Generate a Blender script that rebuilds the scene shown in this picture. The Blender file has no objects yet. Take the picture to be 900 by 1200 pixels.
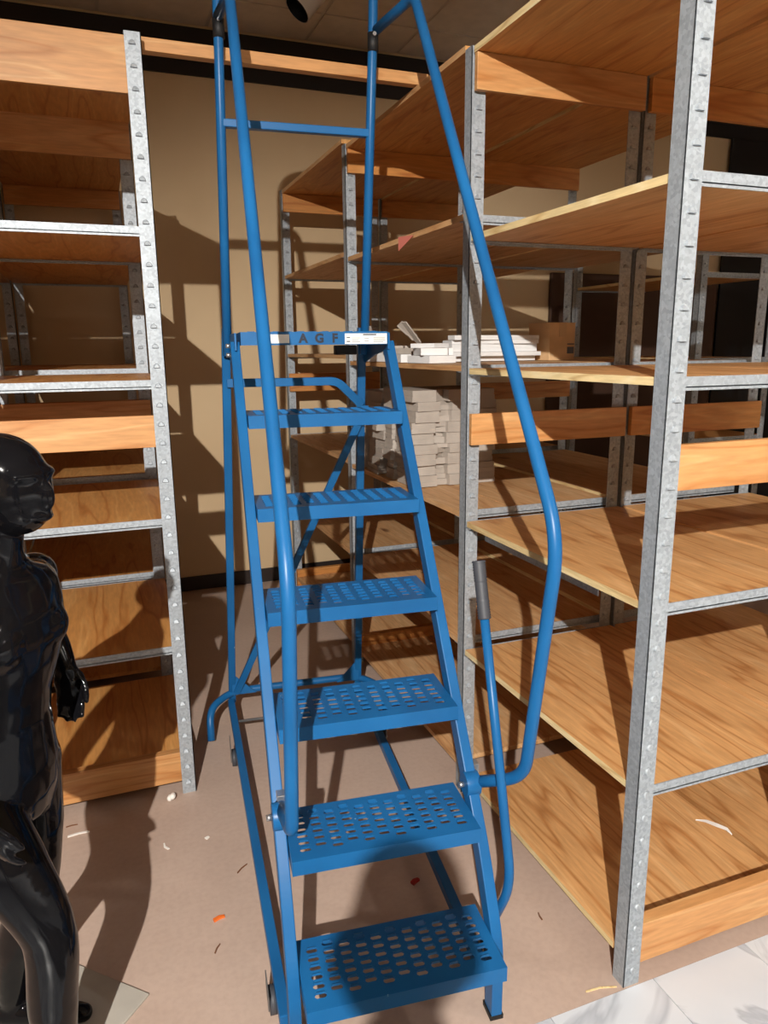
import bpy, bmesh, math, random
from mathutils import Vector, Matrix
random.seed(7)
scene = bpy.context.scene
COL = scene.collection
# ------------------------------------------------------------------ camera
FPX, PITCH, ROLL, YAW, HCAM = 856.86, 0.2208, -0.0100, 0.3644, 1.7239
cd = bpy.data.cameras.new('camera'); cam = bpy.data.objects.new('camera', cd); COL.objects.link(cam)
cd.sensor_fit = 'VERTICAL'; cd.sensor_height = 36.0; cd.lens = FPX / 1200.0 * 36.0
cd.clip_start = 0.02
_F = Vector((math.sin(YAW)*math.cos(PITCH), math.cos(YAW)*math.cos(PITCH), -math.sin(PITCH)))
_R = Vector((math.cos(YAW), -math.sin(YAW), 0)); _U = _R.cross(_F)
_c, _s = math.cos(ROLL), math.sin(ROLL)
R2 = _R*_c + _U*_s; U2 = -_R*_s + _U*_c
M = Matrix((R2, U2, -_F)).transposed().to_4x4(); M.translation = Vector((0, 0, HCAM))
cam.matrix_world = M
scene.camera = cam
# ------------------------------------------------------------------ world, light, exposure
w = bpy.data.worlds.new('world'); scene.world = w; w.use_nodes = True
w.node_tree.nodes['Background'].inputs[0].default_value = (0.5, 0.45, 0.4, 1)
w.node_tree.nodes['Background'].inputs[1].default_value = 0.02
scene.view_settings.view_transform = 'Standard'; scene.view_settings.look = 'None'
scene.view_settings.exposure = 0.0; scene.view_settings.gamma = 1.0
scene.view_settings.use_curve_mapping = False
WARM = (1.0, 0.95, 0.88)
def spot(loc, target, power, angle, blend, size, col=WARM):
    l = bpy.data.lights.new('track_spot_light', 'SPOT'); l.energy = power; l.color = col
    l.spot_size = math.radians(angle); l.spot_blend = blend; l.shadow_soft_size = size
    o = bpy.data.objects.new('track_spot_light', l); COL.objects.link(o); o.location = loc
    o.rotation_euler = (Vector(target)-Vector(loc)).to_track_quat('-Z', 'Y').to_euler()
    return o
KEY = (-1.05, -2.10, 3.25)
spot(KEY, (0.95, 2.4, 0.62), 1620, 64, 0.8, 0.022)
SIDE = (3.6, -0.65, 3.35)
spot(SIDE, (0.4, 1.9, 0.3), 70, 80, 0.9, 0.04)
OVER = (-0.9, -0.3, 3.35)
spot(OVER, (0.2, 2.0, 0.3), 10, 110, 1.0, 0.05)
def added_fill_light(loc, sx, sy, power, spread=180):  # area lamp added out of view for fill, no fixture modelled
    l = bpy.data.lights.new('added_fill_light', 'AREA'); l.shape = 'RECTANGLE'; l.size = sx; l.size_y = sy; l.energy = power; l.color = (1.0, 0.93, 0.84); l.spread = math.radians(spread)
    o = bpy.data.objects.new('added_fill_light', l); COL.objects.link(o); o.location = loc; return o
added_fill_light((-1.2, -2.6, 3.70), 1.2, 0.6, 16)  # added pair behind the camera, soft fill for the whole aisle
added_fill_light((2.6, -2.6, 3.70), 1.2, 0.6, 16)
for px_, py_ in ((-1.6, -3.4), (0.9, -3.4), (3.4, -3.0), (3.6, -1.4)):  # added unseen lamps, lighting the floor behind so it bounces light upward
    added_fill_light((px_, py_, 3.70), 1.2, 0.6, 92, 80)

# ------------------------------------------------------------------ helpers
def lin(c):
    return tuple(((v/255.0)/12.92 if v/255.0 <= 0.04045 else ((v/255.0+0.055)/1.055)**2.4) for v in c) + (1,)
class NT:
    def __init__(s, name):
        s.m = bpy.data.materials.new(name); s.m.use_nodes = True; s.t = s.m.node_tree
        s.b = s.t.nodes['Principled BSDF']
    def n(s, typ, **kw):
        nd = s.t.nodes.new(typ)
        for k, v in kw.items():
            if k in nd.inputs: nd.inputs[k].default_value = v
            else: setattr(nd, k, v)
        return nd
    def l(s, a, b): s.t.links.new(a, b)
    def coord(s, scale, rand=True):
        tc = s.n('ShaderNodeTexCoord'); mp = s.n('ShaderNodeMapping'); mp.inputs['Scale'].default_value = scale
        if rand:
            oi = s.n('ShaderNodeObjectInfo'); mu = s.n('ShaderNodeVectorMath', operation='MULTIPLY_ADD')
            cx = s.n('ShaderNodeCombineXYZ')
            s.l(oi.outputs['Random'], cx.inputs[0]); s.l(oi.outputs['Random'], cx.inputs[1]); s.l(oi.outputs['Random'], cx.inputs[2])
            mu.inputs[1].default_value = (13.7, 29.3, 7.1)
            s.l(cx.outputs[0], mu.inputs[0]); s.l(tc.outputs['Object'], mu.inputs[2]); s.l(mu.outputs[0], mp.inputs[0])
        else: s.l(tc.outputs['Object'], mp.inputs[0])
        return mp.outputs[0]
    def ramp(s, fac, stops):
        r = s.n('ShaderNodeValToRGB'); e = r.color_ramp.elements
        while len(e) < len(stops): e.new(0.5)
        for x, (p, c) in zip(e, stops): x.position = p; x.color = c
        s.l(fac, r.inputs[0]); return r.outputs[0]
    def mix(s, fac, a, b, typ='MIX'):
        m = s.n('ShaderNodeMix', data_type='RGBA', blend_type=typ)
        if isinstance(fac, (int, float)): m.inputs[0].default_value = fac
        else: s.l(fac, m.inputs[0])
        for i, v in ((6, a), (7, b)):
            if isinstance(v, tuple): m.inputs[i].default_value = v
            else: s.l(v, m.inputs[i])
        return m.outputs[2]
    def bump(s, h, strength=0.2, dist=0.002):
        b = s.n('ShaderNodeBump'); b.inputs['Strength'].default_value = strength; b.inputs['Distance'].default_value = dist
        s.l(h, b.inputs['Height']); s.l(b.outputs[0], s.b.inputs['Normal'])
    def set(s, **kw):
        for k, v in kw.items(): s.b.inputs[k.replace('_', ' ')].default_value = v
        return s
def plain(name, rgb, rough=0.5, metal=0.0):
    t = NT(name); t.set(Base_Color=lin(rgb), Roughness=rough, Metallic=metal); return t.m
def wood(name, base, dark, light, along='Y', scale=1.0, rough=0.55, knots=False):
    t = NT(name)
    sc = {'Y': (1, 0.11, 1), 'X': (0.11, 1, 1)}[along]
    v = t.coord(tuple(k*scale for k in sc))
    n1 = t.n('ShaderNodeTexNoise', Scale=5.0, Detail=2.0, Roughness=0.5); t.l(v, n1.inputs['Vector'])
    mul = t.n('ShaderNodeMath', operation='MULTIPLY'); mul.inputs[1].default_value = 9.0; t.l(n1.outputs['Fac'], mul.inputs[0])
    fr = t.n('ShaderNodeMath', operation='PINGPONG'); fr.inputs[1].default_value = 1.0; t.l(mul.outputs[0], fr.inputs[0])
    bands = t.ramp(fr.outputs[0], [(0.0, dark), (0.22, base), (0.8, base), (1.0, light)])
    n2 = t.n('ShaderNodeTexNoise', Scale=70.0, Detail=3.0); t.l(v, n2.inputs['Vector'])
    fine = t.ramp(n2.outputs['Fac'], [(0.3, (0.72, 0.72, 0.72, 1)), (0.7, (1.12, 1.12, 1.12, 1))])
    c = t.mix(0.55, bands, fine, 'MULTIPLY')
    n3 = t.n('ShaderNodeTexNoise', Scale=1.6, Detail=1.0); t.l(v, n3.inputs['Vector'])
    c = t.mix(0.5, c, t.ramp(n3.outputs['Fac'], [(0.3, (0.8, 0.76, 0.7, 1)), (0.7, (1.1, 1.1, 1.1, 1))]), 'MULTIPLY')
    if knots:
        vo = t.n('ShaderNodeTexVoronoi', Scale=2.2); v2 = t.coord((1, 0.6, 1) if along == 'Y' else (0.6, 1, 1)); t.l(v2, vo.inputs['Vector'])
        k = t.ramp(vo.outputs['Distance'], [(0.0, (1, 1, 1, 1)), (0.05, (0.6, 0.6, 0.6, 1)), (0.09, (0, 0, 0, 1))])
        c = t.mix(k, c, lin((95, 50, 22)))
    t.l(c, t.b.inputs['Base Color']); t.set(Roughness=rough)
    t.bump(n2.outputs['Fac'], 0.12, 0.001)
    return t.m
PLY = wood('plywood', lin((208, 158, 104)), lin((180, 124, 72)), lin((218, 172, 120)), 'Y', 1.5, 0.5)
PLYB = wood('plank_wood', lin((208, 162, 114)), lin((188, 136, 88)), lin((218, 178, 132)), 'Y', 1.6, 0.55, True)
PLYO = wood('orange_plywood', lin((206, 148, 84)), lin((184, 120, 60)), lin((216, 162, 98)), 'Y', 1.4, 0.5)
BOARD = wood('board_wood', lin((200, 146, 92)), lin((182, 122, 68)), lin((210, 162, 108)), 'X', 1.5, 0.5)
BOARDO = wood('orange_board_wood', lin((205, 140, 74)), lin((182, 112, 54)), lin((214, 154, 90)), 'X', 1.3, 0.5, True)
EDGE = wood('raw_wood_edge', lin((228, 204, 152)), lin((205, 172, 118)), lin((236, 216, 170)), 'Y', 2.0, 0.7)

def galv():
    t = NT('galvanized_steel'); v = t.coord((1, 1, 1))
    vo = t.n('ShaderNodeTexVoronoi', Scale=130.0); t.l(v, vo.inputs['Vector'])
    n = t.n('ShaderNodeTexNoise', Scale=22.0, Detail=4.0); t.l(v, n.inputs['Vector'])
    a = t.ramp(vo.outputs['Color'], [(0.2, lin((156, 163, 170))), (0.8, lin((176, 184, 191)))])
    c = t.mix(0.5, a, t.ramp(n.outputs['Fac'], [(0.35, (0.9, 0.9, 0.9, 1)), (0.65, (1.02, 1.02, 1.02, 1))]), 'MULTIPLY')
    t.l(c, t.b.inputs['Base Color']); t.set(Metallic=0.45, Roughness=0.58)
    t.bump(n.outputs['Fac'], 0.1, 0.001); return t.m
STEEL = galv()
def bluep():
    t = NT('blue_paint'); v = t.coord((1, 1, 1))
    n = t.n('ShaderNodeTexNoise', Scale=35.0, Detail=5.0, Roughness=0.65); t.l(v, n.inputs['Vector'])
    n2 = t.n('ShaderNodeTexNoise', Scale=4.0, Detail=3.0); t.l(v, n2.inputs['Vector'])
    body = t.ramp(n2.outputs['Fac'], [(0.3, lin((22, 84, 136))), (0.7, lin((28, 98, 154)))])
    chip = t.ramp(n.outputs['Fac'], [(0.0, (0, 0, 0, 1)), (0.735, (0, 0, 0, 1)), (0.75, (1, 1, 1, 1))])
    t.l(t.mix(chip, body, lin((150, 175, 195))), t.b.inputs['Base Color'])
    t.set(Roughness=0.36); t.b.inputs['Specular IOR Level'].default_value = 0.28
    t.bump(n2.outputs['Fac'], 0.05, 0.001); return t.m
BLUE = bluep()
DKBLUE = plain('dark_blue_print', (6, 14, 36), 0.6)
CHROME = plain('zinc_bolt', (190, 192, 195), 0.3, 0.85)
CASTER = plain('worn_caster_steel', (120, 122, 124), 0.45, 0.6)
RUBBER = plain('grey_rubber', (62, 64, 70), 0.55)
BLACKR = plain('black_rubber', (18, 18, 20), 0.6)
WHITE = plain('white_label', (225, 225, 220), 0.5)
INK = plain('label_ink', (95, 98, 105), 0.6)
REDINK = plain('pink_paper', (222, 128, 112), 0.8)
PAPER = plain('white_paper', (232, 228, 222), 0.7)
ORANGE = plain('orange_plastic', (225, 110, 40), 0.5)
REDM = plain('red_plastic', (150, 25, 20), 0.5)
SPLINT = plain('wood_splinter', (110, 70, 45), 0.8)
DARKW = plain('black_wall_band', (26, 22, 22), 0.7)
BASEB = plain('dark_baseboard', (38, 28, 24), 0.5)
LAMPW = plain('white_lamp_enamel', (215, 210, 205), 0.35)
LAMPB = plain('black_lamp_baffle', (12, 12, 12), 0.5)
CURT = plain('black_panel', (14, 14, 18), 0.6)
def card(name, rgb, amt=0.15):
    t = NT(name); v = t.coord((1, 1, 1)); n = t.n('ShaderNodeTexNoise', Scale=12.0, Detail=4.0); t.l(v, n.inputs['Vector'])
    d = tuple(k*(1-amt) for k in lin(rgb)[:3])+(1,)
    t.l(t.ramp(n.outputs['Fac'], [(0.35, d), (0.65, lin(rgb))]), t.b.inputs['Base Color']); t.set(Roughness=0.75); return t.m
CARD = card('cardboard', (224, 186, 140)); TAPE = plain('parcel_tape', (206, 170, 128), 0.35)
GREYC = card('grey_carton', (176, 166, 156)); WHITEC = card('white_carton', (224, 224, 224), 0.08)
def wallm():
    t = NT('beige_wall_paint'); v = t.coord((1, 1, 1), False)
    n = t.n('ShaderNodeTexNoise', Scale=1.2, Detail=4.0); t.l(v, n.inputs['Vector'])
    n2 = t.n('ShaderNodeTexNoise', Scale=160.0, Detail=2.0); t.l(v, n2.inputs['Vector'])
    t.l(t.ramp(n.outputs['Fac'], [(0.3, lin((206, 178, 140))), (0.7, lin((216, 190, 152)))]), t.b.inputs['Base Color'])
    t.set(Roughness=0.8); t.bump(n2.outputs['Fac'], 0.08, 0.001); return t.m
WALL = wallm()
def floorm():
    t = NT('concrete_floor'); v = t.coord((1, 1, 1), False)
    n = t.n('ShaderNodeTexNoise', Scale=1.7, Detail=6.0, Roughness=0.6); t.l(v, n.inputs['Vector'])
    n2 = t.n('ShaderNodeTexNoise', Scale=55.0, Detail=4.0); t.l(v, n2.inputs['Vector'])
    a = t.ramp(n.outputs['Fac'], [(0.3, lin((176, 153, 139))), (0.7, lin((190, 168, 154)))])
    c = t.mix(0.4, a, t.ramp(n2.outputs['Fac'], [(0.3, (0.86, 0.85, 0.84, 1)), (0.6, (1.03, 1.03, 1.03, 1))]), 'MULTIPLY')
    n3 = t.n('ShaderNodeTexNoise', Scale=16.0, Detail=5.0, Roughness=0.75); t.l(v, n3.inputs['Vector'])
    c = t.mix(t.ramp(n3.outputs['Fac'], [(0.0, (0, 0, 0, 1)), (0.70, (0, 0, 0, 1)), (0.74, (0.7, 0.7, 0.7, 1))]), c, lin((140, 108, 90)))
    t.l(c, t.b.inputs['Base Color']); t.set(Roughness=0.6); t.bump(n2.outputs['Fac'], 0.1, 0.001); return t.m
FLOOR = floorm()
def marble():
    t = NT('white_marble_tile'); v = t.coord((1, 1, 1))
    n = t.n('ShaderNodeTexNoise', Scale=2.2, Detail=5.0, Roughness=0.55, Distortion=1.2); t.l(v, n.inputs['Vector'])
    g1, g2 = lin((204, 209, 216)), lin((172, 177, 186))
    t.l(t.ramp(n.outputs['Fac'], [(0.0, g1), (0.44, g1), (0.495, g2), (0.53, g1), (1.0, lin((192, 197, 205)))]), t.b.inputs['Base Color'])
    t.set(Roughness=0.25); return t.m
MARBLE = marble()
GROUT = plain('grout', (140, 134, 126), 0.9)
CEILT = card('ceiling_tile_face', (214, 200, 182), 0.10)
CEILG = plain('ceiling_grid', (196, 184, 168), 0.6)
def blackgloss():
    t = NT('glossy_black'); t.set(Base_Color=(0.004, 0.004, 0.005, 1), Roughness=0.09); t.b.inputs['Specular IOR Level'].default_value = 0.22; t.b.inputs['Coat Weight'].default_value = 0.0
    t.b.inputs['Coat Roughness'].default_value = 0.04
    v = t.coord((1, 1, 1)); n = t.n('ShaderNodeTexNoise', Scale=9.0, Detail=2.0); t.l(v, n.inputs['Vector'])
    t.bump(n.outputs['Fac'], 0.02, 0.002)
    return t.m
GLOSS = blackgloss()
PLATE = card('brushed_steel_plate', (172, 166, 156), 0.1)

def link(name, me, parent=None, kind=None, label=None, cat=None, group=None):
    o = bpy.data.objects.new(name, me); COL.objects.link(o)
    if parent is not None: o.parent = parent
    if kind: o['kind'] = kind
    if label: o['label'] = label
    if cat: o['category'] = cat
    if group: o['group'] = group
    return o
def empty(name, loc, rz=0.0, label=None, cat=None, group=None):
    o = link(name, None, None, None, label, cat, group); o.location = loc; o.rotation_euler = (0, 0, rz); return o
class B:
    """collects shapes into one mesh; each shape may use its own material slot"""
    def __init__(s, *mats): s.bm = bmesh.new(); s.mats = list(mats)
    def face(s, vs, mi=0, smooth=False):
        try:
            f = s.bm.faces.new(vs); f.material_index = mi; f.smooth = smooth; return f
        except ValueError: return None
    def box(s, x0, x1, y0, y1, z0, z1, mi=0, mat=None, edge_mi=None):
        p = [Vector((x, y, z)) for z in (z0, z1) for y in (y0, y1) for x in (x0, x1)]
        if mat is not None: p = [mat @ q for q in p]
        v = [s.bm.verts.new(q) for q in p]
        for k, f in enumerate(((0, 2, 3, 1), (4, 5, 7, 6), (0, 1, 5, 4), (2, 6, 7, 3), (0, 4, 6, 2), (1, 3, 7, 5))):
            s.face([v[i] for i in f], edge_mi if (edge_mi is not None and k == 4) else mi)
        return s
    def prism(s, poly, a, b, axis='Z', mi=0, mat=None):
        def mk(p, h):
            q = {'Z': (p[0], p[1], h), 'Y': (p[0], h, p[1]), 'X': (h, p[0], p[1])}[axis]
            q = Vector(q); return s.bm.verts.new(mat @ q if mat is not None else q)
        v0 = [mk(p, a) for p in poly]; v1 = [mk(p, b) for p in poly]; n = len(poly)
        s.face(v0[::-1], mi); s.face(v1, mi)
        for i in range(n): s.face([v0[i], v0[(i+1) % n], v1[(i+1) % n], v1[i]], mi)
        return s
    def sweep(s, pts, r=0.01, n=14, rect=None, up=(0, 0, 1), mi=0, radii=None, cap=True):
        pts = [Vector(p) for p in pts]; rings = []; N = len(pts)
        upv = Vector(up)
        t0 = (pts[1]-pts[0]).normalized()
        a = upv - t0*upv.dot(t0)
        if a.length < 1e-4: a = Vector((1, 0, 0)) - t0*t0.x
        a.normalize()
        for i, p in enumerate(pts):
            if i == 0: t = t0
            elif i == N-1: t = (pts[i]-pts[i-1]).normalized()
            else: t = ((pts[i]-pts[i-1]).normalized() + (pts[i+1]-pts[i]).normalized()).normalized()
            a = (a - t*a.dot(t)).normalized(); b = t.cross(a)
            if rect: prof = [(rect[0]/2*x, rect[1]/2*y) for x, y in ((-1, -1), (1, -1), (1, 1), (-1, 1))]
            else:
                rr = radii[i] if radii else r
                prof = [(rr*math.cos(2*math.pi*k/n), rr*math.sin(2*math.pi*k/n)) for k in range(n)]
            rings.append([s.bm.verts.new(p + b*u + a*v_) for u, v_ in prof])
        for i in range(N-1):
            A, C = rings[i], rings[i+1]; m = len(A)
            for k in range(m): s.face([A[k], A[(k+1) % m], C[(k+1) % m], C[k]], mi, not rect)
        if cap: s.face(rings[0][::-1], mi); s.face(rings[-1], mi)
        return s
    def ell(s, c, rad, rot=None, nu=20, nv=12, mi=0):
        c = Vector(c); rings = []
        for j in range(nv+1):
            th = math.pi*j/nv
            if j in (0, nv):
                q = Vector((0, 0, rad[2]*math.cos(th))); rings.append([s.bm.verts.new(c + (rot @ q if rot else q))]); continue
            L = []
            for i in range(nu):
                ph = 2*math.pi*i/nu; q = Vector((rad[0]*math.sin(th)*math.cos(ph), rad[1]*math.sin(th)*math.sin(ph), rad[2]*math.cos(th)))
                L.append(s.bm.verts.new(c + (rot @ q if rot else q)))
            rings.append(L)
        for j in range(nv):
            A, C = rings[j], rings[j+1]
            for i in range(nu):
                i2 = (i+1) % nu
                if len(A) == 1: s.face([A[0], C[i], C[i2]], mi, True)
                elif len(C) == 1: s.face([A[i], C[0], A[i2]], mi, True)
                else: s.face([A[i], C[i], C[i2], A[i2]], mi, True)
        return s
    def mesh(s, name):
        bmesh.ops.recalc_face_normals(s.bm, faces=s.bm.faces)
        me = bpy.data.meshes.new(name); s.bm.to_mesh(me); s.bm.free()
        for m in s.mats: me.materials.append(m)
        return me
    def obj(s, name, parent=None, bevel=None, **kw):
        o = link(name, s.mesh(name), parent, **kw)
        if bevel:
            b = o.modifiers.new('bevel', 'BEVEL'); b.width = bevel; b.segments = 2; b.limit_method = 'ANGLE'
        return o
def fillet(pts, rad, n=7):
    pts = [Vector(p) for p in pts]; out = [pts[0]]
    for i in range(1, len(pts)-1):
        p, a, b = pts[i], pts[i-1], pts[i+1]
        r_ = rad[i-1] if isinstance(rad, (list, tuple)) else rad
        u = (a-p); v = (b-p); d = min(r_, u.length*0.45, v.length*0.45)
        A = p+u.normalized()*d; C = p+v.normalized()*d
        for k in range(n+1):
            t = k/n; out.append(A*(1-t)**2 + p*2*t*(1-t) + C*t*t)
    out.append(pts[-1]); return out

# ================================================================== THE SETTING
CEIL = 3.74; YW = 5.29; TILE_Y = 1.33
X0R, X1R, Y0R = -3.2, 6.4, -6.2
B(FLOOR).box(X0R, X1R, TILE_Y, YW, -0.12, 0.0).obj('floor', kind='structure')
tf = B(GROUT).box(X0R, X1R, Y0R, TILE_Y, -0.12, -0.004).obj('floor_tiled', kind='structure')
T = 0.334
TS = T
tile_me = B(MARBLE).box(0.0011, TS-0.0011, 0.0011, TS-0.0011, -0.006, 0.0).mesh('tile')
for j in range(12):
    for i in range(-10, 15):
        x = 1.296 + i*TS; y = TILE_Y - (j+1)*TS
        o = link('tile', tile_me, tf); o.location = (x, y, 0)
B(WALL).box(X0R, X1R, YW, YW+0.1, 0, CEIL).obj('wall_back', kind='structure')
B(WALL).box(X0R-0.1, X0R, Y0R, YW, 0, CEIL).obj('wall_left', kind='structure')
B(WALL).box(X1R, X1R+0.1, Y0R, YW, 0, CEIL).obj('wall_right', kind='structure')
B(WALL).box(X0R, X1R, Y0R-0.1, Y0R, 0, CEIL).obj('wall_front', kind='structure')
B(BASEB).box(X0R, X1R, YW-0.012, YW, 0, 0.105).obj('baseboard_back', kind='structure', bevel=0.003)
B(DARKW).box(X0R, X1R, YW-0.02, YW, 3.44, 3.715).box(X0R, X1R, YW-0.032, YW-0.02, 3.545, 3.56).obj('trim_1', kind='structure')
ceil = B(CEILG).box(X0R, X1R, Y0R, YW, CEIL, CEIL+0.06).obj('ceiling', kind='structure')
CT = 0.652
ct_me = B(CEILT).box(0.011, CT-0.011, 0.011, CT-0.011, -0.007, 0.0).mesh('ceiling_panel')
for i in range(-7, 8):
    for j in range(-13, 1):
        x = 1.485 + i*CT; y = 4.85 + j*CT
        if x < X0R or x+CT > X1R+0.3: continue
        if y+CT > YW: continue
        o = link('ceiling_panel', ct_me, ceil); o.location = (x, y, CEIL)
cut_me = B(CEILT).box(0.011, CT-0.011, 0.011, YW-4.85-0.011, -0.007, 0.0).mesh('ceiling_panel')
for i in range(-7, 8):
    x = 1.485 + i*CT
    if x < X0R or x+CT > X1R+0.3: continue
    o = link('ceiling_panel', cut_me, ceil); o.location = (x, 4.85, CEIL)

# ================================================================== SHELVING
def post_mesh(h, sx, sy, first=0.05):
    """L-angle upright; corner at origin, flanges go sx in x and sy in y"""
    b = B(STEEL); W, D, t = 0.052, 0.045, 0.003
    xs = sorted((0, sx*W)); ys = sorted((0, sy*t)); b.box(xs[0], xs[1], ys[0], ys[1], 0, h)
    xs = sorted((0, sx*t)); ys = sorted((0, sy*D)); b.box(xs[0], xs[1], ys[0], ys[1], 0, h)
    # D-shaped lanced tabs along both flanges
    z = first; P = 0.0675; R = 0.0115
    while z < h-0.03:
        cx = sx*W*0.55
        arc = [(cx + R*math.cos(a), z - 0.006 + 1.25*R*math.sin(a)) for a in [math.pi*k/8 for k in range(9)]]
        for sgn in (-1, 1):
            yb = -0.0002 if sgn < 0 else t+0.0002
            v0 = [b.bm.verts.new((p[0], yb, p[1])) for p in arc]
            v1 = [b.bm.verts.new((cx+(p[0]-cx)*0.8, yb + sgn*(0.0075 - 0.0045*(p[1]-z+0.006)/(1.25*R)), z-0.006+(p[1]-z+0.006)*0.82)) for p in arc]
            b.face(v1); n = len(arc)
            for i in range(n): b.face([v0[i], v0[(i+1) % n], v1[(i+1) % n], v1[i]])
        z += P
    return b.mesh('upright_post')
POSTS = {}
def get_post(h, sx, sy):
    k = (round(h, 3), sx, sy)
    if k not in POSTS: POSTS[k] = post_mesh(h, sx, sy)
    return POSTS[k]
def unit(label, x0, x1, y0, y1, levels, h, mat=PLY, planks=1, top=None, headers=(), guards=(), kicks=(), edge=EDGE,
         header_z=None, group=None, no_end=(), long_rail=(), board=BOARD, guard_z=(1.385, 1.495), topmat=PLYO, mats=None, own_front=True):
    w_, d_ = x1-x0, y1-y0
    e = empty('shelving_unit', (x0, y0, 0), 0, label, 'shelving', group)
    for (px, sx) in ((0, 1), (w_, -1)):
        for py in ((0, d_-0.045) if own_front else (d_-0.045,)):
            o = link('upright_post', get_post(h, sx, 1), e); o.location = (px, py, 0)
    allv = list(levels) + ([top] if top else [])
    for k, L in enumerate(allv):
        istop = top and k == len(allv)-1
        m_ = topmat if istop else (mats or {}).get(k, mat)
        n = planks
        for i in range(n):
            a = 0.004 + (w_-0.008)*i/n; c = 0.004 + (w_-0.008)*(i+1)/n - (0.003 if i < n-1 else 0)
            dz = random.uniform(-0.0015, 0.0015) if n > 1 else 0
            B(m_, edge).box(a, c, (0.056 if (k == 0 and 0 in kicks) else 0.032 if (istop and header_z) else 0.009), d_-(0.054 if k else 0.09), L-0.02+dz, L+dz, 0, None, 1).obj('plank' if n > 1 else 'shelf_panel', e)
        if not istop and L > 0.2:
            for yy, s in ((0.0045, 1), (d_-0.047, -1)):
                ya, yb = sorted((yy, yy+s*0.003)); yc, yd = sorted((yy, yy+s*0.03))
                B(STEEL).box(0.004, w_-0.004, ya, yb, L-0.031, L+0.001).box(0.004, w_-0.004, yc, yd, L-0.0245, L-0.0215).obj('end_beam', e)
    for L in long_rail:
        B(STEEL).box(0.075, 0.078, 0.30, d_-0.06, L-0.078, L-0.0225).box(0.078, 0.11, 0.30, d_-0.06, L-0.0255, L-0.0225).obj('long_rail', e)
    def bd(name, end, z0, z1, th=0.02, m=board, ins=0.009):
        ya, yb = (ins, ins+th) if end == 0 else (d_-ins-th-0.045, d_-ins-0.045)
        B(m).box(0.006, w_-0.006, ya, yb, z0, z1).obj(name, e, bevel=0.0015)
    for end in headers: bd('header_board', end, (header_z or (top-0.13, top-0.021))[0], (header_z or (top-0.13, top-0.021))[1])
    for end in guards: bd('guard_board', end, guard_z[0], guard_z[1])
    for end in kicks: bd('kick_board', end, 0.05, 0.175, 0.038, board, 0.012)
    return e
XR = 1.198
LA_ = [0.10, 0.607, 1.105, 1.652, 2.09]
unit('galvanized shelving unit nearest on the right with pale plywood shelves and white paper curl', XR, 1.872, 1.334, 2.360, LA_, 2.66, PLY, 1, 2.655,
     headers=(0, 1), guards=(0, 1), kicks=(0,), long_rail=(1.105,))
unit('galvanized shelving unit backing onto the nearest right unit, facing away from the ladder', 1.886, 2.555, 1.334, 2.360, LA_, 2.66, PLY, 1, 2.655,
     headers=(0, 1), guards=(0, 1), kicks=(0,), board=BOARDO, edge=PLY)
LB_ = [0.115, 0.63, 1.13, 1.66, 2.165]
unit('galvanized plank shelving unit beside the ladder holding grey and white carton piles', XR+0.002, 1.866, 2.364, 3.676, LB_, 2.685, PLYB, 3, 2.68, own_front=False,
     headers=(1,), guards=(), kicks=(1,), board=BOARDO, edge=PLYB)
unit('galvanized shelving unit behind the small brown box, right of the carton piles', 1.886, 2.535, 2.364, 3.676, LB_, 2.685, PLYB, 2, 2.68, own_front=False,
     headers=(1,), guards=(1,), kicks=(), board=BOARDO, guard_z=(1.44, 1.53))
LC_ = [0.125, 0.64, 1.145, 1.69, 2.195]
unit('galvanized shelving unit standing against the back wall on the right of the aisle', XR+0.002, 1.866, 3.68, 5.004, LC_, 2.725, PLYB, 2, 2.72, own_front=False,
     headers=(1,), guards=(1,), kicks=(1,), board=BOARDO, edge=PLYB, guard_z=(1.44, 1.56))
unit('dim galvanized shelving unit at the back wall, behind the carton shelves', 1.886, 2.535, 3.68, 5.004, LC_, 2.725, PLYO, 1, 2.72, own_front=False,
     headers=(1,), guards=(), kicks=(), board=BOARDO)
unit('shadowed shelving unit far right in front of the black panels', 3.50, 4.14, 3.68, 5.004, [0.11, 0.62, 1.13, 1.64, 2.16], 2.7, PLYO, 1, 2.68,
     headers=(0,), guards=(), kicks=(), board=BOARDO)
XL0, XL1 = -0.44, 0.220
LL_ = [0.125, 0.624, 1.122, 1.621, 2.128]
unit('galvanized shelving unit on the left behind the black mannequin', XL0, XL1, 2.715, 3.675, LL_, 2.715, PLYO, 1, 2.70,
     headers=(0, 1), guards=(0, 1), kicks=(0,), header_z=(2.535, 2.705), board=BOARD, guard_z=(1.385, 1.498), topmat=PLYO)
unit('galvanized shelving unit against the back wall on the left of the aisle', XL0, XL1, 3.69, 5.20, [0.13, 0.64, 1.14, 1.64, 2.15], 2.73, PLYO, 1, 2.71,
     headers=(0, 1), guards=(0,), kicks=(), board=BOARDO)
unit('galvanized shelving unit at the far left edge, backing onto the left row', -1.11, XL0-0.012, 2.715, 3.675, LL_, 2.715, PLYO, 1, 2.70,
     headers=(0, 1), guards=(0, 1), kicks=(0,), header_z=(2.535, 2.705))
unit('galvanized shelving unit in the far left corner by the back wall', -1.11, XL0-0.012, 3.69, 5.20, [0.13, 0.64, 1.14, 1.64, 2.15], 2.73, PLYO, 1, 2.71,
     headers=(1,), guards=(0,), kicks=(), board=BOARDO)
# brace board across the aisle
b = B(BOARD); b.box(XL1+0.001, XR+0.055, -0.02, 0.02, 2.683, 2.724, 0)
o = b.obj('brace_board', bevel=0.002, label='long narrow wooden board spanning the aisle at the top of the shelving', cat='board'); o.location = (0, 2.79, 0)

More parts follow.
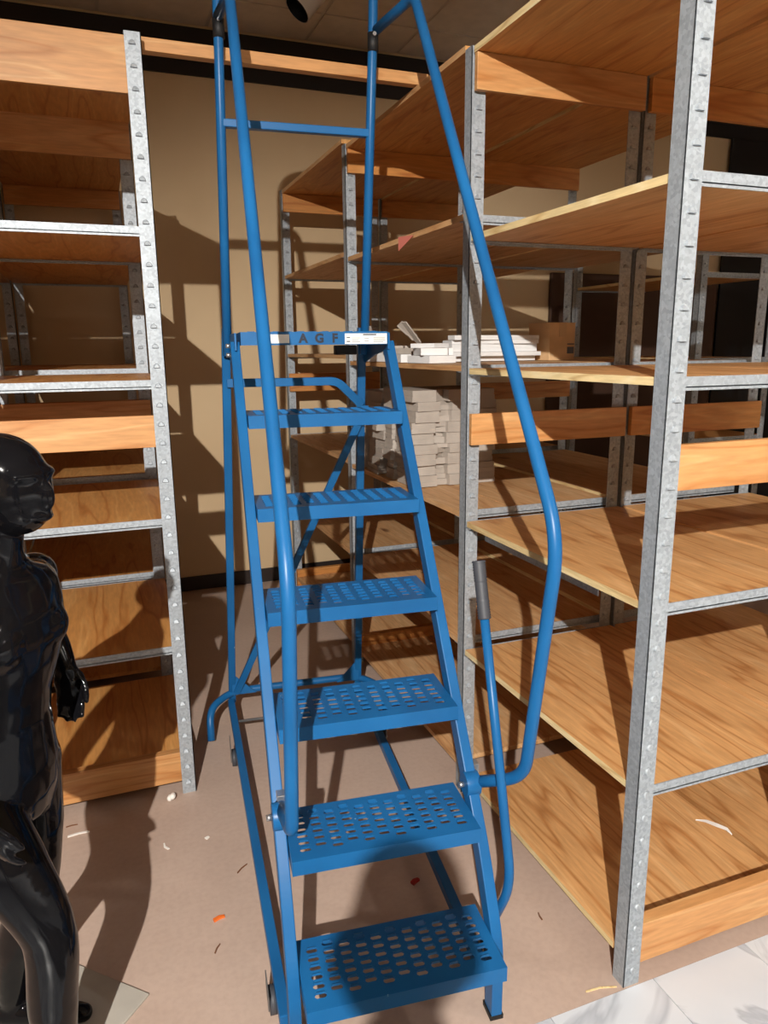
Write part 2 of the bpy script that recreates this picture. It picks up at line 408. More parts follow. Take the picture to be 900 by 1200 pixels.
# ================================================================== LADDER
LX, LY, LR = 0.5569, 1.3162, -0.1138
lad = empty('rolling_ladder', (LX, LY, 0), LR, 'blue steel rolling ladder with perforated steps and tall handrails', 'ladder')
RISE, RUN, HW, TD = 0.254, 0.1823, 0.245, 0.215
def tread_mesh(depth, rows, lip=0.04):
    b = B(BLUE); t = 0.004; ncol = 11
    mu, mf, mb = 0.018, 0.026, 0.014
    pu = (2*HW-2*mu)/ncol; ls = 0.028
    b.box(-HW, HW, 0, mf, -t, 0); b.box(-HW, HW, depth-mb, depth, -t, 0)
    b.box(-HW, -HW+mu, mf, depth-mb, -t, 0); b.box(HW-mu, HW, mf, depth-mb, -t, 0)
    L = depth-mf-mb; pv = L/(rows+0.5); sw = pv*0.52; ch = 0.004
    for c in range(ncol):
        ua = -HW+mu+c*pu; us = ua+(pu-ls)/2; ue = us+ls
        b.box(ua, us, mf, depth-mb, -t, 0); b.box(ue, ua+pu, mf, depth-mb, -t, 0)
        off = mf + (0.0 if c % 2 == 0 else pv*0.5)
        v = mf
        for k in range(rows):
            s0 = off + k*pv + (pv-sw)/2
            b.box(us, ue, v, s0, -t, 0); v = s0+sw
            for (cu, su) in ((us, 1), (ue, -1)):
                for (cv, sv) in ((s0, 1), (v, -1)):
                    b.prism([(cu, cv), (cu+su*ch, cv), (cu, cv+sv*ch)], -t, 0)
            # lanced raised lip behind each slot
            b.prism([(v-0.0005, 0), (v+0.005, 0), (v-0.0005, 0.003)], us+0.003, ue-0.003, 'X')
        b.box(us, ue, v, depth-mb, -t, 0)
    b.box(-HW, HW, 0.0, 0.003, -lip, -t); b.box(-HW, HW, depth-0.003, depth, -0.03, -t)
    b.box(-HW, -HW+0.003, 0.003, depth-0.003, -lip, -t); b.box(HW-0.003, HW, 0.003, depth-0.003, -lip, -t)
    return b.mesh('tread')
tm = tread_mesh(TD, 6)
for i in range(1, 7):
    o = link('tread', tm, lad); o.location = (0, RUN*(i-1), RISE*i)
PV0 = RUN*6; PD = 0.36
o = link('platform', tread_mesh(PD, 11, 0.042), lad); o.location = (0.0, PV0, RISE*7)
plat = o
# stringers
def at_line(z, off): return RUN*(z/RISE-1)+off
for s in (-1, 1):
    u = s*0.262
    pts = [(u, 0.115, 0.012), (u, 0.115, 0.22), (u, at_line(0.42, 0.10), 0.42), (u, at_line(1.735, 0.085), 1.735)]
    o = B(BLUE).sweep(fillet(pts, 0.06), rect=(0.05, 0.03), up=(1, 0, 0)).obj('stringer', lad, bevel=0.003)
    B(BLACKR).box(u-0.018, u+0.018, 0.09, 0.142, 0, 0.013).obj('foot_pad', lad)
# rear uprights + hoop over the platform
TOPZ = 3.02
UL = [(-0.318, 1.895, 0.10), (-0.277, 1.462, 1.72), (-0.272, 1.452, 1.80)]
UR = [(0.288, 1.895, 0.10), (0.237, 1.462, 1.72), (0.238, 1.452, 1.80)]
o = B(BLUE).sweep(fillet(UL, 0.05), rect=(0.032, 0.032), up=(1, 0, 0)).obj('rear_leg', lad, bevel=0.004)
o = B(BLUE).sweep(fillet(UR, 0.05), rect=(0.032, 0.032), up=(1, 0, 0)).obj('rear_leg', lad, bevel=0.004)
hoop = [(-0.274, 1.425, 1.70), (-0.247, 1.40, 2.76), (-0.243, 1.398, TOPZ), (0.288, 1.398, TOPZ), (0.281, 1.40, 2.76), (0.24, 1.425, 1.70)]
ho = B(BLUE).sweep(fillet(hoop, [0.05, 0.15, 0.15, 0.05]), r=0.0165, n=12).obj('guard_rail', lad)
B(BLUE).sweep([(-0.256, 1.408, 2.478), (0.268, 1.408, 2.474)], rect=(0.03, 0.026), up=(0, 0, 1)).obj('mid_rail', lad, bevel=0.003)
for (u, v, z) in ((-0.2455, 1.40, 2.765), (0.2825, 1.40, 2.765)):
    B(BLACKR).sweep([(u, v, z-0.03), (u, v, z+0.03)], r=0.0195, n=12).obj('clamp_collar', lad)
    B(CHROME).sweep([(u, v-0.018, z+0.02), (u, v-0.028, z+0.02)], r=0.007, n=6, up=(0, 0, 1)).obj('bolt', lad)
# handrails
RAIL_R = [(0.272, 0.30, 0.565), (0.37, 0.20, 0.622), (0.375, 0.08, 1.295), (0.37, 1.19, 2.835), (0.288, 1.40, 2.80)]
RAIL_L = [(-0.258, 0.285, 0.60), (-0.247, 0.135, 0.625), (-0.24, 0.068, 1.247), (-0.221, 1.165, 2.775), (-0.246, 1.40, 2.80)]
hr = B(BLUE).sweep(fillet(RAIL_R, [0.06, 0.10, 0.05], 9), r=0.0163, n=18).obj('handrail', lad)
hl = B(BLUE).sweep(fillet(RAIL_L, [0.03, 0.10, 0.05], 9), r=0.0163, n=18).obj('handrail', lad)
# joint brackets and bolts where the handrails meet the stringers
for s, v, z in ((-1, 0.262, 0.585), (1, 0.305, 0.56)):
    u = s*0.262
    b = B(BLUE); b.sweep([(u-0.020, v, z), (u+0.020, v, z)], r=0.034, n=16, up=(0, 0, 1)); b.obj('rail_socket', lad, bevel=0.002)
    B(CHROME).sweep([(u-0.034, v, z), (u-0.02, v, z)], r=0.008, n=6, up=(0, 0, 1)).obj('bolt', lad)
    B(CHROME).sweep([(u+0.02, v, z), (u+0.036, v, z)], r=0.008, n=6, up=(0, 0, 1)).obj('bolt', lad)
    B(CHROME).box(u-0.004, u+0.030, v+0.015, v+0.045, z-0.05, z+0.045).obj('bracket_plate', lad, bevel=0.002)
# platform corner plates and bolts
for s in (-1, 1):
    u = s*0.262 - (0.012 if s > 0 else 0)
    B(BLUE).prism([(PV0+0.0, 1.775), (PV0+PD, 1.775), (PV0+PD, 1.67), (PV0+0.2, 1.70), (PV0+0.0, 1.72)], u-0.003, u+0.003, 'X').obj('platform_side_plate', lad)
    for zz in (1.735, 1.705):
        B(CHROME).sweep([(s*0.268-0.006, PV0+0.12, zz), (s*0.268+s*0.02, PV0+0.12, zz)], r=0.008, n=6, up=(0, 0, 1)).obj('bolt', lad)
B(BLACKR).box(0.12, 0.20, PV0+0.28, PV0+0.33, 1.70, 1.735).obj('underplate_block', lad, bevel=0.004)
# braces in the rear frame
def rear(u_sign, z):
    a, c = ((UL[0], UL[1]) if u_sign < 0 else (UR[0], UR[1]))
    t = (z-a[2])/(c[2]-a[2]); return Vector((a[0]+(c[0]-a[0])*t, a[1]+(c[1]-a[1])*t, z))
p1 = rear(1, 1.46)+Vector((0, -0.024, 0)); p0 = rear(-1, 0.16)+Vector((0.02, -0.024, 0))
B(BLUE).sweep([p0, p1], rect=(0.03, 0.018), up=(0, 1, 0)).obj('diagonal_brace', lad, bevel=0.002)
q0 = rear(-1, 1.60)+Vector((0, -0.022, 0)); q1 = rear(1, 1.60)+Vector((-0.10, -0.022, 0)); q2 = rear(1, 1.50)+Vector((0, -0.022, 0))
B(BLUE).sweep(fillet([q0, q1, q2], 0.03), rect=(0.014, 0.032), up=(0, 0, 1)).obj('cross_brace', lad, bevel=0.002)
g = rear(1, 1.46); B(BLUE).box(g.x-0.024, g.x+0.024, g.y-0.04, g.y-0.034, 1.425, 1.50).obj('brace_plate', lad, bevel=0.001)
# rear stabiliser bar, bent to the floor on both sides
st = [(-0.425, 1.70, 0.016), (-0.425, 1.76, 0.14), (-0.32, 1.895, 0.15), (0.29, 1.895, 0.15), (0.385, 1.76, 0.14), (0.385, 1.70, 0.016)]
B(BLUE).sweep(fillet(st, [0.08, 0.08, 0.08, 0.08]), r=0.0165, n=12).obj('stabiliser_bar', lad)
for s in (-1, 1):
    p = rear(s, 0.15)
    B(BLUE).prism([(p.x, 0.15), (p.x-s*0.11, 0.15), (p.x-s*0.02, 0.24), (p.x, 0.24)], p.y-0.030, p.y-0.026, 'Y').obj('gusset', lad)
# base rails, rod, casters
for s in (-1, 1):
    a = Vector((s*0.305-0.02, 1.86, 0.112)); c = Vector((s*0.268-0.012, 0.16, 0.075))
    br = B(BLUE).sweep([a, c], rect=(0.03, 0.034), up=(0, 0, 1)).obj('base_rail', lad, bevel=0.003)
    for vv in (1.50, 0.27):
        t = (vv-a.y)/(c.y-a.y); p = a.lerp(c, t); x = p.x+s*0.026
        cs = B(CASTER).prism([(vv-0.045, p.z+0.012), (vv+0.045, p.z+0.012), (vv+0.03, 0.03), (vv-0.03, 0.03)], x-0.008, x-0.005, 'X')
        cs.prism([(vv-0.045, p.z+0.012), (vv+0.045, p.z+0.012), (vv+0.03, 0.03), (vv-0.03, 0.03)], x+0.017, x+0.02, 'X')
        c_o = cs.obj('caster', lad)
        B(RUBBER).sweep([(x-0.003, vv, 0.036), (x+0.015, vv, 0.036)], r=0.036, n=20, up=(0, 0, 1)).obj('wheel', c_o)
        B(CHROME).sweep([(x+0.019, vv, 0.036), (x+0.03, vv, 0.036)], r=0.009, n=6, up=(0, 0, 1)).obj('bolt', c_o)
        B(CHROME).sweep([(x+0.019, vv+0.02, p.z-0.002), (x+0.029, vv+0.02, p.z-0.002)], r=0.008, n=6, up=(0, 0, 1)).obj('bolt', c_o)
B(CASTER).sweep([(-0.318, 1.66, 0.115), (0.275, 1.66, 0.115)], r=0.006, n=8).obj('lift_rod', lad)
# parking lever with ribbed grip
LEV = [(0.285, 0.20, 0.19), (0.312, 0.135, 0.36), (0.305, 0.20, 0.62), (0.302, 0.345, 1.075)]
lv = B(BLUE).sweep(fillet(LEV, [0.07, 0.12], 8), r=0.0125, n=14).obj('lever', lad)
gd = (Vector((0.302, 0.345, 1.075))-Vector((0.305, 0.20, 0.62))).normalized(); g0 = Vector((0.302, 0.345, 1.075))-gd*0.055
gp, gr = [], []
N = 44
for k in range(N+1):
    t = k/N; gp.append(g0+gd*(0.155*t))
    rr = 0.0165
    if t < 0.3 or t > 0.62: rr += 0.0018*(1 if k % 2 else -0.4)
    if t > 0.96: rr = 0.0195 if k < N else 0.016
    gr.append(rr)
B(RUBBER).sweep(gp, radii=gr, n=16).obj('grip', lv, label='grey ribbed rubber grip')
# lettering and stickers on the platform front
def text_obj(txt, size, loc, parent, mat):
    c = bpy.data.curves.new('lettering', 'FONT'); c.body = txt; c.size = size; c.extrude = 0.0004
    c.align_x = 'CENTER'; c.align_y = 'CENTER'; c.offset = 0.0018
    tmp = bpy.data.objects.new('tmp', c); COL.objects.link(tmp)
    bpy.context.view_layer.update()
    me = bpy.data.meshes.new_from_object(tmp.evaluated_get(bpy.context.evaluated_depsgraph_get()))
    bpy.data.objects.remove(tmp); me.materials.clear(); me.materials.append(mat)
    o = link('lettering', me, parent); o.location = loc; o.rotation_euler = (math.radians(90), 0, 0); return o
for ch, uu in (('A', -0.042), ('G', 0.012), ('F', 0.064)):
    text_obj(ch, 0.040, (uu, -0.0006, -0.022), plat, DKBLUE)
s1 = B(WHITE).box(-0.158, -0.088, -0.0008, 0.0, -0.036, -0.008).obj('sticker', plat)
s2 = B(WHITE).box(0.098, 0.243, -0.0008, 0.0, -0.040, -0.006).obj('sticker', plat)
b = B(INK)
b.box(0.160, 0.206, -0.0012, -0.0008, -0.0125, -0.0075)
for k, (a, c, z) in enumerate([(0.104, 0.116, -0.017), (0.104, 0.116, -0.03), (0.122, 0.15, -0.02), (0.122, 0.145, -0.026), (0.122, 0.15, -0.032), (0.165, 0.18, -0.022), (0.165, 0.18, -0.03), (0.196, 0.238, -0.018), (0.196, 0.236, -0.023), (0.196, 0.238, -0.028), (0.196, 0.23, -0.033)]):
    b.box(a, c, -0.0011, -0.0008, z-0.0016 if k > 1 else z-0.004, z)
b.obj('sticker_print', s2)

# ================================================================== MANNEQUIN
man = empty('mannequin', (-0.275, 1.66, 0), math.radians(-37), 'glossy black standing mannequin in front of the left shelving', 'mannequin')
def loft(b, rings, n=22):
    """rings: (center, rx, ry) horizontal ellipses from bottom to top"""
    R_ = []
    for (c, rx, ry) in rings:
        R_.append([b.bm.verts.new((c[0]+rx*math.cos(2*math.pi*k/n), c[1]+ry*math.sin(2*math.pi*k/n), c[2])) for k in range(n)])
    for i in range(len(R_)-1):
        for k in range(n): b.face([R_[i][k], R_[i][(k+1) % n], R_[i+1][(k+1) % n], R_[i+1][k]], 0, True)
    b.face(R_[0][::-1]); b.face(R_[-1])
def limb(b, pts, rad, n=16, sub=6):
    P = [Vector(p) for p in pts]; out, rr = [], []
    for i in range(len(P)-1):
        p0 = P[max(i-1, 0)]; p1 = P[i]; p2 = P[i+1]; p3 = P[min(i+2, len(P)-1)]
        for k in range(sub):
            t = k/sub
            out.append(0.5*((2*p1)+(p2-p0)*t+(2*p0-5*p1+4*p2-p3)*t*t+(3*p1-p0-3*p2+p3)*t**3)); rr.append(rad[i]*(1-t)+rad[i+1]*t)
    out.append(P[-1]); rr.append(rad[-1])
    b.sweep(out, radii=rr, n=n, up=(1, 0, 0.1))
    b.ell(P[0], (rad[0],)*3); b.ell(P[-1], (rad[-1],)*3)
def hand(b, wrist, d, palm_n, side):
    d = Vector(d).normalized(); pn = Vector(palm_n); pn = (pn-d*pn.dot(d)).normalized(); sd = d.cross(pn)*side
    w0 = Vector(wrist); k1 = w0+d*0.085
    rot = Matrix((pn, sd, d)).transposed()
    b.ell(w0+d*0.045, (0.016, 0.036, 0.055), rot)
    for j, (o_, L) in enumerate(((-0.027, 0.062), (-0.009, 0.072), (0.009, 0.068), (0.026, 0.052))):
        a = k1+sd*o_-d*0.015; m = a+d*L*0.5+pn*0.006; e_ = m+d*L*0.45+pn*0.018
        limb(b, [a, m, e_], [0.0092, 0.0088, 0.0075], 10, 3)
    a = w0+d*0.03-sd*0.03; m = a+d*0.03-sd*0.012+pn*0.014; e_ = m+d*0.032+pn*0.012
    limb(b, [a, m, e_], [0.0105, 0.0095, 0.0085], 10, 3)
b = B(GLOSS)
loft(b, [((-0.01, 0, 0.70), .075, .125), ((-0.010, 0, 0.76), .092, .148), ((-0.006, 0, 0.82), .095, .150), ((0.002, 0, 0.88), .088, .138), ((0.011, 0.002, 0.94), .082, .124),
         ((0.020, 0.003, 1.00), .086, .122), ((0.030, 0.005, 1.07), .098, .138), ((0.036, 0.008, 1.13), .106, .150), ((0.034, 0.010, 1.19), .100, .160), ((0.030, 0.012, 1.235), .084, .165),
         ((0.034, 0.014, 1.265), .066, .135), ((0.042, 0.015, 1.29), .052, .075), ((0.052, 0.016, 1.32), .045, .047), ((0.070, 0.017, 1.40), .043, .045)])
b.ell((0.090, 0.066, 1.145), (0.05, 0.065, 0.055)); b.ell((0.090, -0.056, 1.145), (0.05, 0.065, 0.055))
HX, HY = 0.050, 0.017
b.ell((HX+0.028, HY, 1.482), (0.098, 0.078, 0.086)); b.ell((HX+0.066, HY, 1.432), (0.066, 0.058, 0.070)); b.ell((HX+0.05, HY, 1.455), (0.086, 0.072, 0.075))
b.ell((HX+0.134, HY, 1.445), (0.020, 0.013, 0.032)); b.ell((HX+0.104, HY, 1.488), (0.032, 0.060, 0.017)); b.ell((HX+0.122, HY, 1.402), (0.016, 0.028, 0.010))
for s in (-1, 1): b.ell((HX+0.02, HY+s*0.078, 1.45), (0.018, 0.010, 0.028))
# legs: left trails, right steps forward
limb(b, [(-0.01, 0.078, 0.80), (-0.03, 0.088, 0.62), (-0.045, 0.085, 0.44), (-0.115, 0.085, 0.27), (-0.165, 0.09, 0.08)], [.078, .074, .055, .052, .033])
limb(b, [(-0.005, -0.078, 0.80), (0.065, -0.078, 0.65), (0.13, -0.062, 0.485), (0.115, -0.06, 0.29), (0.108, -0.06, 0.08)], [.078, .076, .057, .054, .033])
limb(b, [(-0.185, 0.088, 0.04), (-0.08, 0.115, 0.035), (0.005, 0.145, 0.025)], [.037, .034, .024])
limb(b, [(0.09, -0.06, 0.04), (0.19, -0.085, 0.035), (0.28, -0.11, 0.025)], [.037, .034, .024])
# arms
limb(b, [(0.0, 0.160, 1.225), (-0.055, 0.225, 1.14), (-0.075, 0.262, 1.06), (-0.04, 0.252, 1.00), (-0.012, 0.242, 0.955)], [.052, .044, .036, .033, .025])
hand(b, (-0.012, 0.242, 0.965), (0.08, -0.05, -1), (0.5, -1, 0), 1)
limb(b, [(0.0, -0.160, 1.225), (-0.03, -0.235, 1.12), (-0.03, -0.285, 1.00), (0.06, -0.24, 0.92), (0.125, -0.185, 0.855)], [.052, .044, .036, .033, .025])
hand(b, (0.125, -0.185, 0.86), (0.25, 0.1, -1), (0.3, 1, 0), -1)
body = b.obj('body', man)
rm = body.modifiers.new('remesh', 'REMESH'); rm.mode = 'VOXEL'; rm.voxel_size = 0.0062; rm.use_smooth_shade = True
sm = body.modifiers.new('smooth', 'SMOOTH'); sm.factor = 0.5; sm.iterations = 9
# steel base plate under the trailing foot, with its rod
bp = B(PLATE).box(-0.19, 0.19, -0.19, 0.19, 0.0, 0.008).obj('base_plate', man, bevel=0.002)
wm = Matrix.Rotation(math.radians(37), 4, 'Z')
loc = wm @ Vector((-0.288+0.275, 1.784-1.66, 0)); bp.location = loc; bp.rotation_euler = (0, 0, math.radians(37+46))

# ================================================================== PERSON WHOSE SHADOW FALLS ON THE LOWEST STEPS
def clothes():
    t = NT('clothing_and_skin'); tc = t.n('ShaderNodeTexCoord'); sp = t.n('ShaderNodeSeparateXYZ'); t.l(tc.outputs['Object'], sp.inputs[0])
    mr = t.n('ShaderNodeMath', operation='DIVIDE'); mr.inputs[1].default_value = 2.0; t.l(sp.outputs['Z'], mr.inputs[0])
    r = t.n('ShaderNodeValToRGB'); r.color_ramp.interpolation = 'CONSTANT'; e = r.color_ramp.elements
    while len(e) < 5: e.new(0.5)
    for x, (p, c) in zip(e, [(0.0, lin((30, 28, 28))), (0.04, lin((40, 48, 66))), (0.46, lin((60, 62, 66))), (0.79, lin((190, 140, 112))), (0.915, lin((48, 34, 26)))]): x.position = p; x.color = c
    t.l(mr.outputs[0], r.inputs[0]); t.l(r.outputs[0], t.b.inputs['Base Color']); t.set(Roughness=0.85); return t.m
per = empty('person', (-0.24, -0.36, 0), math.radians(68), 'person in dark clothes standing and facing the ladder', 'person'); per.scale = (0.95, 1.08, 0.985)
b = B(clothes())
loft(b, [((0, 0, 0.86), .09, .15), ((0, 0, 0.95), .115, .175), ((0, 0, 1.05), .105, .155), ((0.01, 0, 1.20), .11, .165), ((0.015, 0, 1.36), .12, .185), ((0.005, 0, 1.47), .10, .195),
         ((0.0, 0, 1.53), .075, .14), ((0.0, 0, 1.57), .058, .07), ((0.012, 0, 1.66), .054, .056)])
b.ell((0.03, 0, 1.80), (0.098, 0.078, 0.122)); b.ell((0.055, 0, 1.74), (0.07, 0.06, 0.085)); b.ell((0.135, 0, 1.765), (0.018, 0.013, 0.028))
for s in (-1, 1):
    b.ell((0.02, s*0.08, 1.775), (0.018, 0.010, 0.03))
    limb(b, [(0, s*0.09, 0.93), (0.01, s*0.10, 0.72), (0.015, s*0.105, 0.50), (0.0, s*0.11, 0.30), (-0.01, s*0.115, 0.09)], [.095, .082, .062, .058, .042])
    limb(b, [(-0.03, s*0.115, 0.045), (0.07, s*0.125, 0.045), (0.17, s*0.135, 0.035)], [.045, .042, .034])
    limb(b, [(0, s*0.19, 1.46), (-0.03, s*0.235, 1.32), (-0.04, s*0.255, 1.18), (0.03, s*0.25, 1.07), (0.09, s*0.24, 0.96)], [.062, .052, .043, .038, .028])
    hand(b, (0.09, s*0.24, 0.965), (0.3, 0, -1), (0.2, -s, 0), s)
pb = b.obj('body', per)
rm = pb.modifiers.new('remesh', 'REMESH'); rm.mode = 'VOXEL'; rm.voxel_size = 0.0085; rm.use_smooth_shade = True
sm = pb.modifiers.new('smooth', 'SMOOTH'); sm.factor = 0.5; sm.iterations = 6

# ================================================================== THINGS ON THE SHELVES
SH = LB_[3]
def strip(x, y, z, L, wd, th, rz, label, mat=WHITEC, tilt=0.0, name='carton_strip', group='white carton strips beside the brown box'):
    b = B(mat); b.box(-L/2, L/2, -wd/2, wd/2, 0, th); b.box(-L/2+0.004, L/2-0.004, -wd/2-0.0006, wd/2+0.0006, th*0.45, th*0.55)
    o = b.obj(name, None, bevel=0.001, label=label, cat='carton', group=group); o.location = (x, y, z); o.rotation_euler = (0, tilt, rz); return o
z = SH+0.0017
rows = [(1.66, 2.98, 0.44, 0.06, 0.022, 0.05), (1.65, 2.96, 0.46, 0.10, 0.018, 0.02), (1.66, 2.97, 0.44, 0.06, 0.034, 0.04),
        (1.66, 2.98, 0.43, 0.10, 0.016, -0.03), (1.66, 2.95, 0.44, 0.06, 0.02, 0.06)]
nm = ['lowest white carton strip lying beside the small brown box', 'second white carton strip up in the pile beside the brown box',
      'thickest white carton strip in the middle of the pile beside the brown box', 'fourth white carton strip up in the pile beside the brown box',
      'topmost flat white carton strip of the pile beside the brown box']
for k, (x, y, L, wd, th, rz) in enumerate(rows):
    strip(x, y, z, L, wd, th, rz, nm[k]); z += th+0.0005
o = strip(1.67, 3.11, SH+0.045, 0.42, 0.07, 0.018, 0.03, 'white carton strip leaning up to the right behind the pile', tilt=-0.16)
# loose folded cartons left of the strips
def flap(x, y, z, pts, th, rx, ry, rz, label, mat, name='folded_carton'):
    b = B(mat); b.prism(pts, 0, th)
    o = b.obj(name, None, bevel=0.001, label=label, cat='carton', group='loose folded cartons'); o.location = (x, y, z); o.rotation_euler = (rx, ry, rz); return o
tray = [(-.13, -.09), (.10, -.09), (.12, -.05), (.16, -.05), (.16, .05), (.12, .05), (.10, .09), (-.13, .09)]
tri = [(-.10, -.05), (.12, -.03), (.05, .06), (-.09, .04)]
def heap(x, y, z, L, wd, th, rx, ry, rz, label, mat):
    pts = [(-L/2, -wd/2), (L*0.28, -wd/2), (L*0.36, -wd*0.3), (L/2, -wd*0.3), (L/2, wd*0.3), (L*0.36, wd*0.3), (L*0.28, wd/2), (-L/2, wd/2)]
    return flap(x, y, z, pts, th, rx, ry, rz, label, mat)
heap(1.285, 2.78, SH+0.002, 0.15, 0.17, 0.030, 0, 0, 0.15, 'flat white folded carton at the shelf edge next to the upright', WHITEC)
heap(1.285, 2.78, SH+0.033, 0.14, 0.15, 0.028, 0, 0, -0.2, 'white folded carton lying on the one next to the upright', WHITEC)
heap(1.285, 2.80, SH+0.062, 0.13, 0.12, 0.018, 0, 0, 0.5, 'topmost white carton of the low pile next to the upright', WHITEC)
heap(1.30, 3.02, SH+0.002, 0.18, 0.20, 0.034, 0, 0, -0.1, 'white folded carton lying flat in the middle of the carton shelf', WHITEC)
heap(1.30, 3.02, SH+0.037, 0.16, 0.16, 0.024, 0, 0, 0.3, 'pale carton on top of the middle flat white carton', GREYC)
heap(1.30, 3.30, SH+0.002, 0.19, 0.22, 0.040, 0, 0, 0.2, 'white folded carton behind the ladder platform', WHITEC)
heap(1.30, 3.30, SH+0.043, 0.17, 0.18, 0.030, 0, 0, -0.25, 'grey carton on top of the one behind the ladder platform', GREYC)
heap(1.30, 3.53, SH+0.002, 0.17, 0.16, 0.05, 0, 0, 0.0, 'farthest white folded carton on the carton shelf', WHITEC)
heap(1.27, 2.96, SH+0.114, 0.15, 0.03, 0.006, 0.0, 0.80, 0.3, 'long grey carton tongue standing up steeply from the pile', GREYC)
heap(1.33, 3.15, SH+0.128, 0.12, 0.06, 0.008, 0.5, 0.75, -0.4, 'grey carton flap with notched end leaning on the pile', GREYC)
heap(1.24, 3.43, SH+0.116, 0.11, 0.07, 0.008, -0.2, 0.9, 0.5, 'small grey carton scrap standing at the back of the pile', GREYC)
# small brown box
bx = empty('cardboard_box', (1.985, 2.99, SH+0.0005), 0.12, 'small taped brown cardboard box standing at the end of the white strips', 'box')
B(CARD).box(-0.075, 0.075, -0.075, 0.075, 0, 0.165).obj('carton_body', bx, bevel=0.002)
B(CARD).box(-0.076, -0.001, -0.076, 0.076, 0.165, 0.168).obj('flap', bx); B(CARD).box(0.001, 0.076, -0.076, 0.076, 0.165, 0.168).obj('flap', bx)
B(TAPE).box(-0.02, 0.02, -0.0765, 0.0765, 0.168, 0.1686).box(-0.02, 0.02, -0.0768, -0.0755, 0.105, 0.1686).obj('tape', bx)
B(INK).box(0.03, 0.07, -0.0757, -0.0750, 0.03, 0.06).box(0.03, 0.07, -0.0757, -0.0750, 0.07, 0.075).obj('printed_mark', bx)
# grey flattened cartons stacked under the carton shelf
S3 = LB_[2]
def tray_poly(L, W, seed):
    rnd = random.Random(seed); p = []
    for (ax, ay, bx_, by_) in ((-L, -W, L, -W), (L, -W, L, W), (L, W, -L, W), (-L, W, -L, -W)):
        nx, ny = (by_-ay), -(bx_-ax); ln = math.hypot(nx, ny); nx /= ln; ny /= ln
        ks = [0, .28, .29, .42, .43]
        d = [0, 0, -.036, -.036, 0]
        for t, dd in zip(ks, d):
            dd *= rnd.uniform(.3, 1.3); p.append((ax+(bx_-ax)*t+nx*dd, ay+(by_-ay)*t+ny*dd))
    return p
ORD = ['lowest', 'second', 'third', 'fourth', 'fifth', 'sixth', 'seventh', 'eighth', 'topmost']
for col, (cx, cy, wd) in enumerate(((1.42, 3.02, 'near'), (1.42, 3.40, 'far'))):
    z = S3+0.002
    for k in range(9):
        th = random.uniform(0.038, 0.050)
        b = B(GREYC)
        P_ = tray_poly(0.20, 0.16, k*3+col); b.prism(P_, 0, th*0.44); b.prism([(x*0.985, y*0.985) for x, y in P_], th*0.44, th*0.55); b.prism(tray_poly(0.198, 0.158, k*3+col+100), th*0.55, th)
        o = b.obj('flattened_carton', None, label='%s grey notched carton of the %s stack on the shelf below the white cartons' % (ORD[k], wd), cat='carton', group='grey cartons stacked under the white cartons')
        o.location = (cx+random.uniform(-.012, .012), cy+random.uniform(-.008, .008), z); o.rotation_euler = (0, 0, random.uniform(-.10, .10)); z += th+0.0006
# pink paper tag hanging on the shelf edge
B(REDINK).prism([(2.942, 2.167), (2.783, 2.153), (2.941, 2.112)], XR-0.0012, XR+0.0003, 'X').obj('paper_tag', label='pink triangular paper tag stuck to the upper shelf edge', cat='tag')
# white paper curl on the bottom shelf
b = B(PAPER); pts = [(1.811, 1.723), (1.835, 1.700), (1.850, 1.668), (1.868, 1.640), (1.866, 1.615)]
vs0, vs1 = [], []
for k, (x, y) in enumerate(pts):
    hw = [0.001, 0.006, 0.008, 0.006, 0.001][k]; zz = 0.1035+[0.0, 0.004, 0.006, 0.004, 0.0][k]
    vs0.append((x-hw, y-hw*0.5, zz)); vs1.append((x+hw, y+hw*0.5, zz+0.002))
for k in range(4):
    v = [b.bm.verts.new(q) for q in (vs0[k], vs0[k+1], vs1[k+1], vs1[k])]; b.face(v)
    v2 = [b.bm.verts.new(Vector(q)-Vector((0, 0, 0.0008))) for q in (vs0[k], vs1[k], vs1[k+1], vs0[k+1])]; b.face(v2)
b.obj('paper_curl', label='thin white paper curl lying on the bottom plywood shelf', cat='paper')

# ================================================================== FLOOR DEBRIS
def bit(name, x, y, L, wd, th, rz, mat, label, cat, bend=0.1):
    b = B(mat); pr_ = [(-L/2, -wd/2), (0, -wd/2+L*bend), (L/2, -wd/3), (L/2, wd/3), (0, wd/2+L*bend), (-L/2, wd/2)]
    b.prism(pr_, 0, th); o = b.obj(name, label=label, cat=cat); o.location = (x, y, 0.0); o.rotation_euler = (0, 0, rz); return o
b = B(PAPER)
for k in range(5): b.ell((random.uniform(-.008, .008), random.uniform(-.008, .008), 0.013+random.uniform(-.002, .006)), (random.uniform(.009, .014),)*2+(0.012,), None, 8, 6)
o = b.obj('paper_wad', label='crumpled white paper wad on the floor by the left upright post', cat='paper'); o.location = (0.122, 2.69, 0)
bit('plastic_scrap', 0.201, 1.997, 0.035, 0.012, 0.006, 0.2, ORANGE, 'bright orange plastic scrap on the floor left of the ladder', 'scrap')
bit('plastic_scrap', 0.83, 1.919, 0.03, 0.016, 0.008, 0.4, REDM, 'dark red plastic scrap on the floor under the ladder', 'scrap')
bit('paper_strip', -0.215, 2.60, 0.075, 0.009, 0.003, 0.05, PAPER, 'short white paper strip on the floor beside the mannequin', 'paper', 0.05)
bit('paper_strip', 0.078, 2.411, 0.04, 0.007, 0.003, 1.9, PAPER, 'tiny white paper strip on the floor in front of the left shelving', 'paper', 0.15)
bit('paper_strip', 0.22, 2.404, 0.015, 0.012, 0.003, 0.5, PAPER, 'tiny white paper fleck on the floor left of the ladder base rail', 'paper', 0.0)
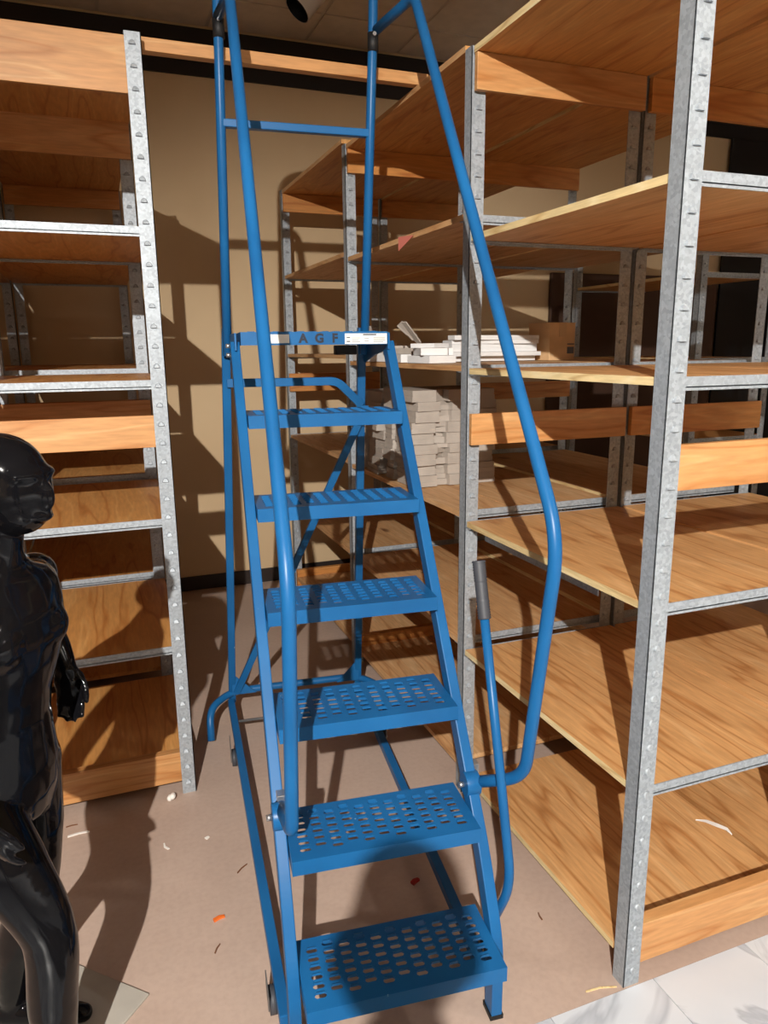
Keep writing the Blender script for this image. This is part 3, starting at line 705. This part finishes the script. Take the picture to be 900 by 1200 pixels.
for k, (x, y, L, rz, lb) in enumerate(((-0.24, 2.66, 0.04, 0.05, 'dark splinter on the floor in front of the left kick board'), (0.309, 2.196, 0.05, 0.7, 'dark splinter on the floor close to the ladder base rail'),
        (0.179, 1.882, 0.035, 1.0, 'dark splinter on the floor just in front of the orange scrap'), (0.02, 1.62, 0.06, 1.2, 'dark splinter on the floor in front of the steel base plate'),
        (1.13, 1.64, 0.03, 1.4, 'dark splinter on the floor at the edge of the lowest right shelf'), (1.14, 1.352, 0.09, -0.2, 'pale splinter on the floor beside the foot of the nearest post'))):
    bit('wood_splinter', x, y, L, 0.004, 0.003, rz, SPLINT if k < 5 else EDGE, lb, 'splinter', 0.06)

# ================================================================== TRACK SPOTLIGHTS
def track_lamp(mouth, aim, label):
    m = Vector(mouth); d = (Vector(aim)-m).normalized()
    e = empty('track_spotlight', (m.x, m.y, m.z), 0, label, 'lamp')
    bk = -d*0.22
    B(LAMPW).sweep([Vector((0, 0, 0)), bk*0.8, bk], radii=[0.075, 0.075, 0.06], n=24, cap=False).obj('lamp_shade', e)
    B(LAMPB).sweep([Vector((0, 0, 0))+d*0.0, -d*0.06], radii=[0.071, 0.064], n=24, cap=False).sweep([-d*0.06, -d*0.062], radii=[0.064, 0.064], n=24).obj('baffle', e)
    top = Vector((bk.x*0.5, bk.y*0.5, CEIL-0.03-m.z))
    B(LAMPW).sweep([bk*0.5, top], r=0.012, n=10, up=(1, 0, 0)).obj('stem', e)
    B(LAMPW).box(top.x-0.09, top.x+0.09, top.y-0.02, top.y+0.02, top.z-0.005, top.z+0.022).obj('mount', e, bevel=0.003)
    return e
track_lamp((1.165, 4.29, 3.50), (0.45, 4.25, 2.7), 'white cylindrical track spotlight hanging at the top edge above the ladder')
# ================================================================== PANELS AT FAR RIGHT
BROWN = plain('dark_brown_panel', (74, 50, 38), 0.6)
for k, (x0, x1) in enumerate(((3.46, 4.31), (4.33, 5.18))):
    B(BROWN).box(x0, x1, YW-0.05, YW-0.014, 0.0, 2.30).obj('display_panel', bevel=0.003, label=['dark brown panel on the back wall, left of the other brown one', 'dark brown panel on the back wall, next to the black panels'][k], cat='panel')
for k, (x0, x1) in enumerate(((5.2, 5.78), (5.79, 6.37))):
    B(CURT).box(x0, x1, YW-0.06, YW-0.034, 0.0, 3.43).obj('display_panel', bevel=0.003, label=['tall black panel on the back wall, right beyond the shelving', 'tall black panel in the right corner of the back wall'][k], cat='panel')
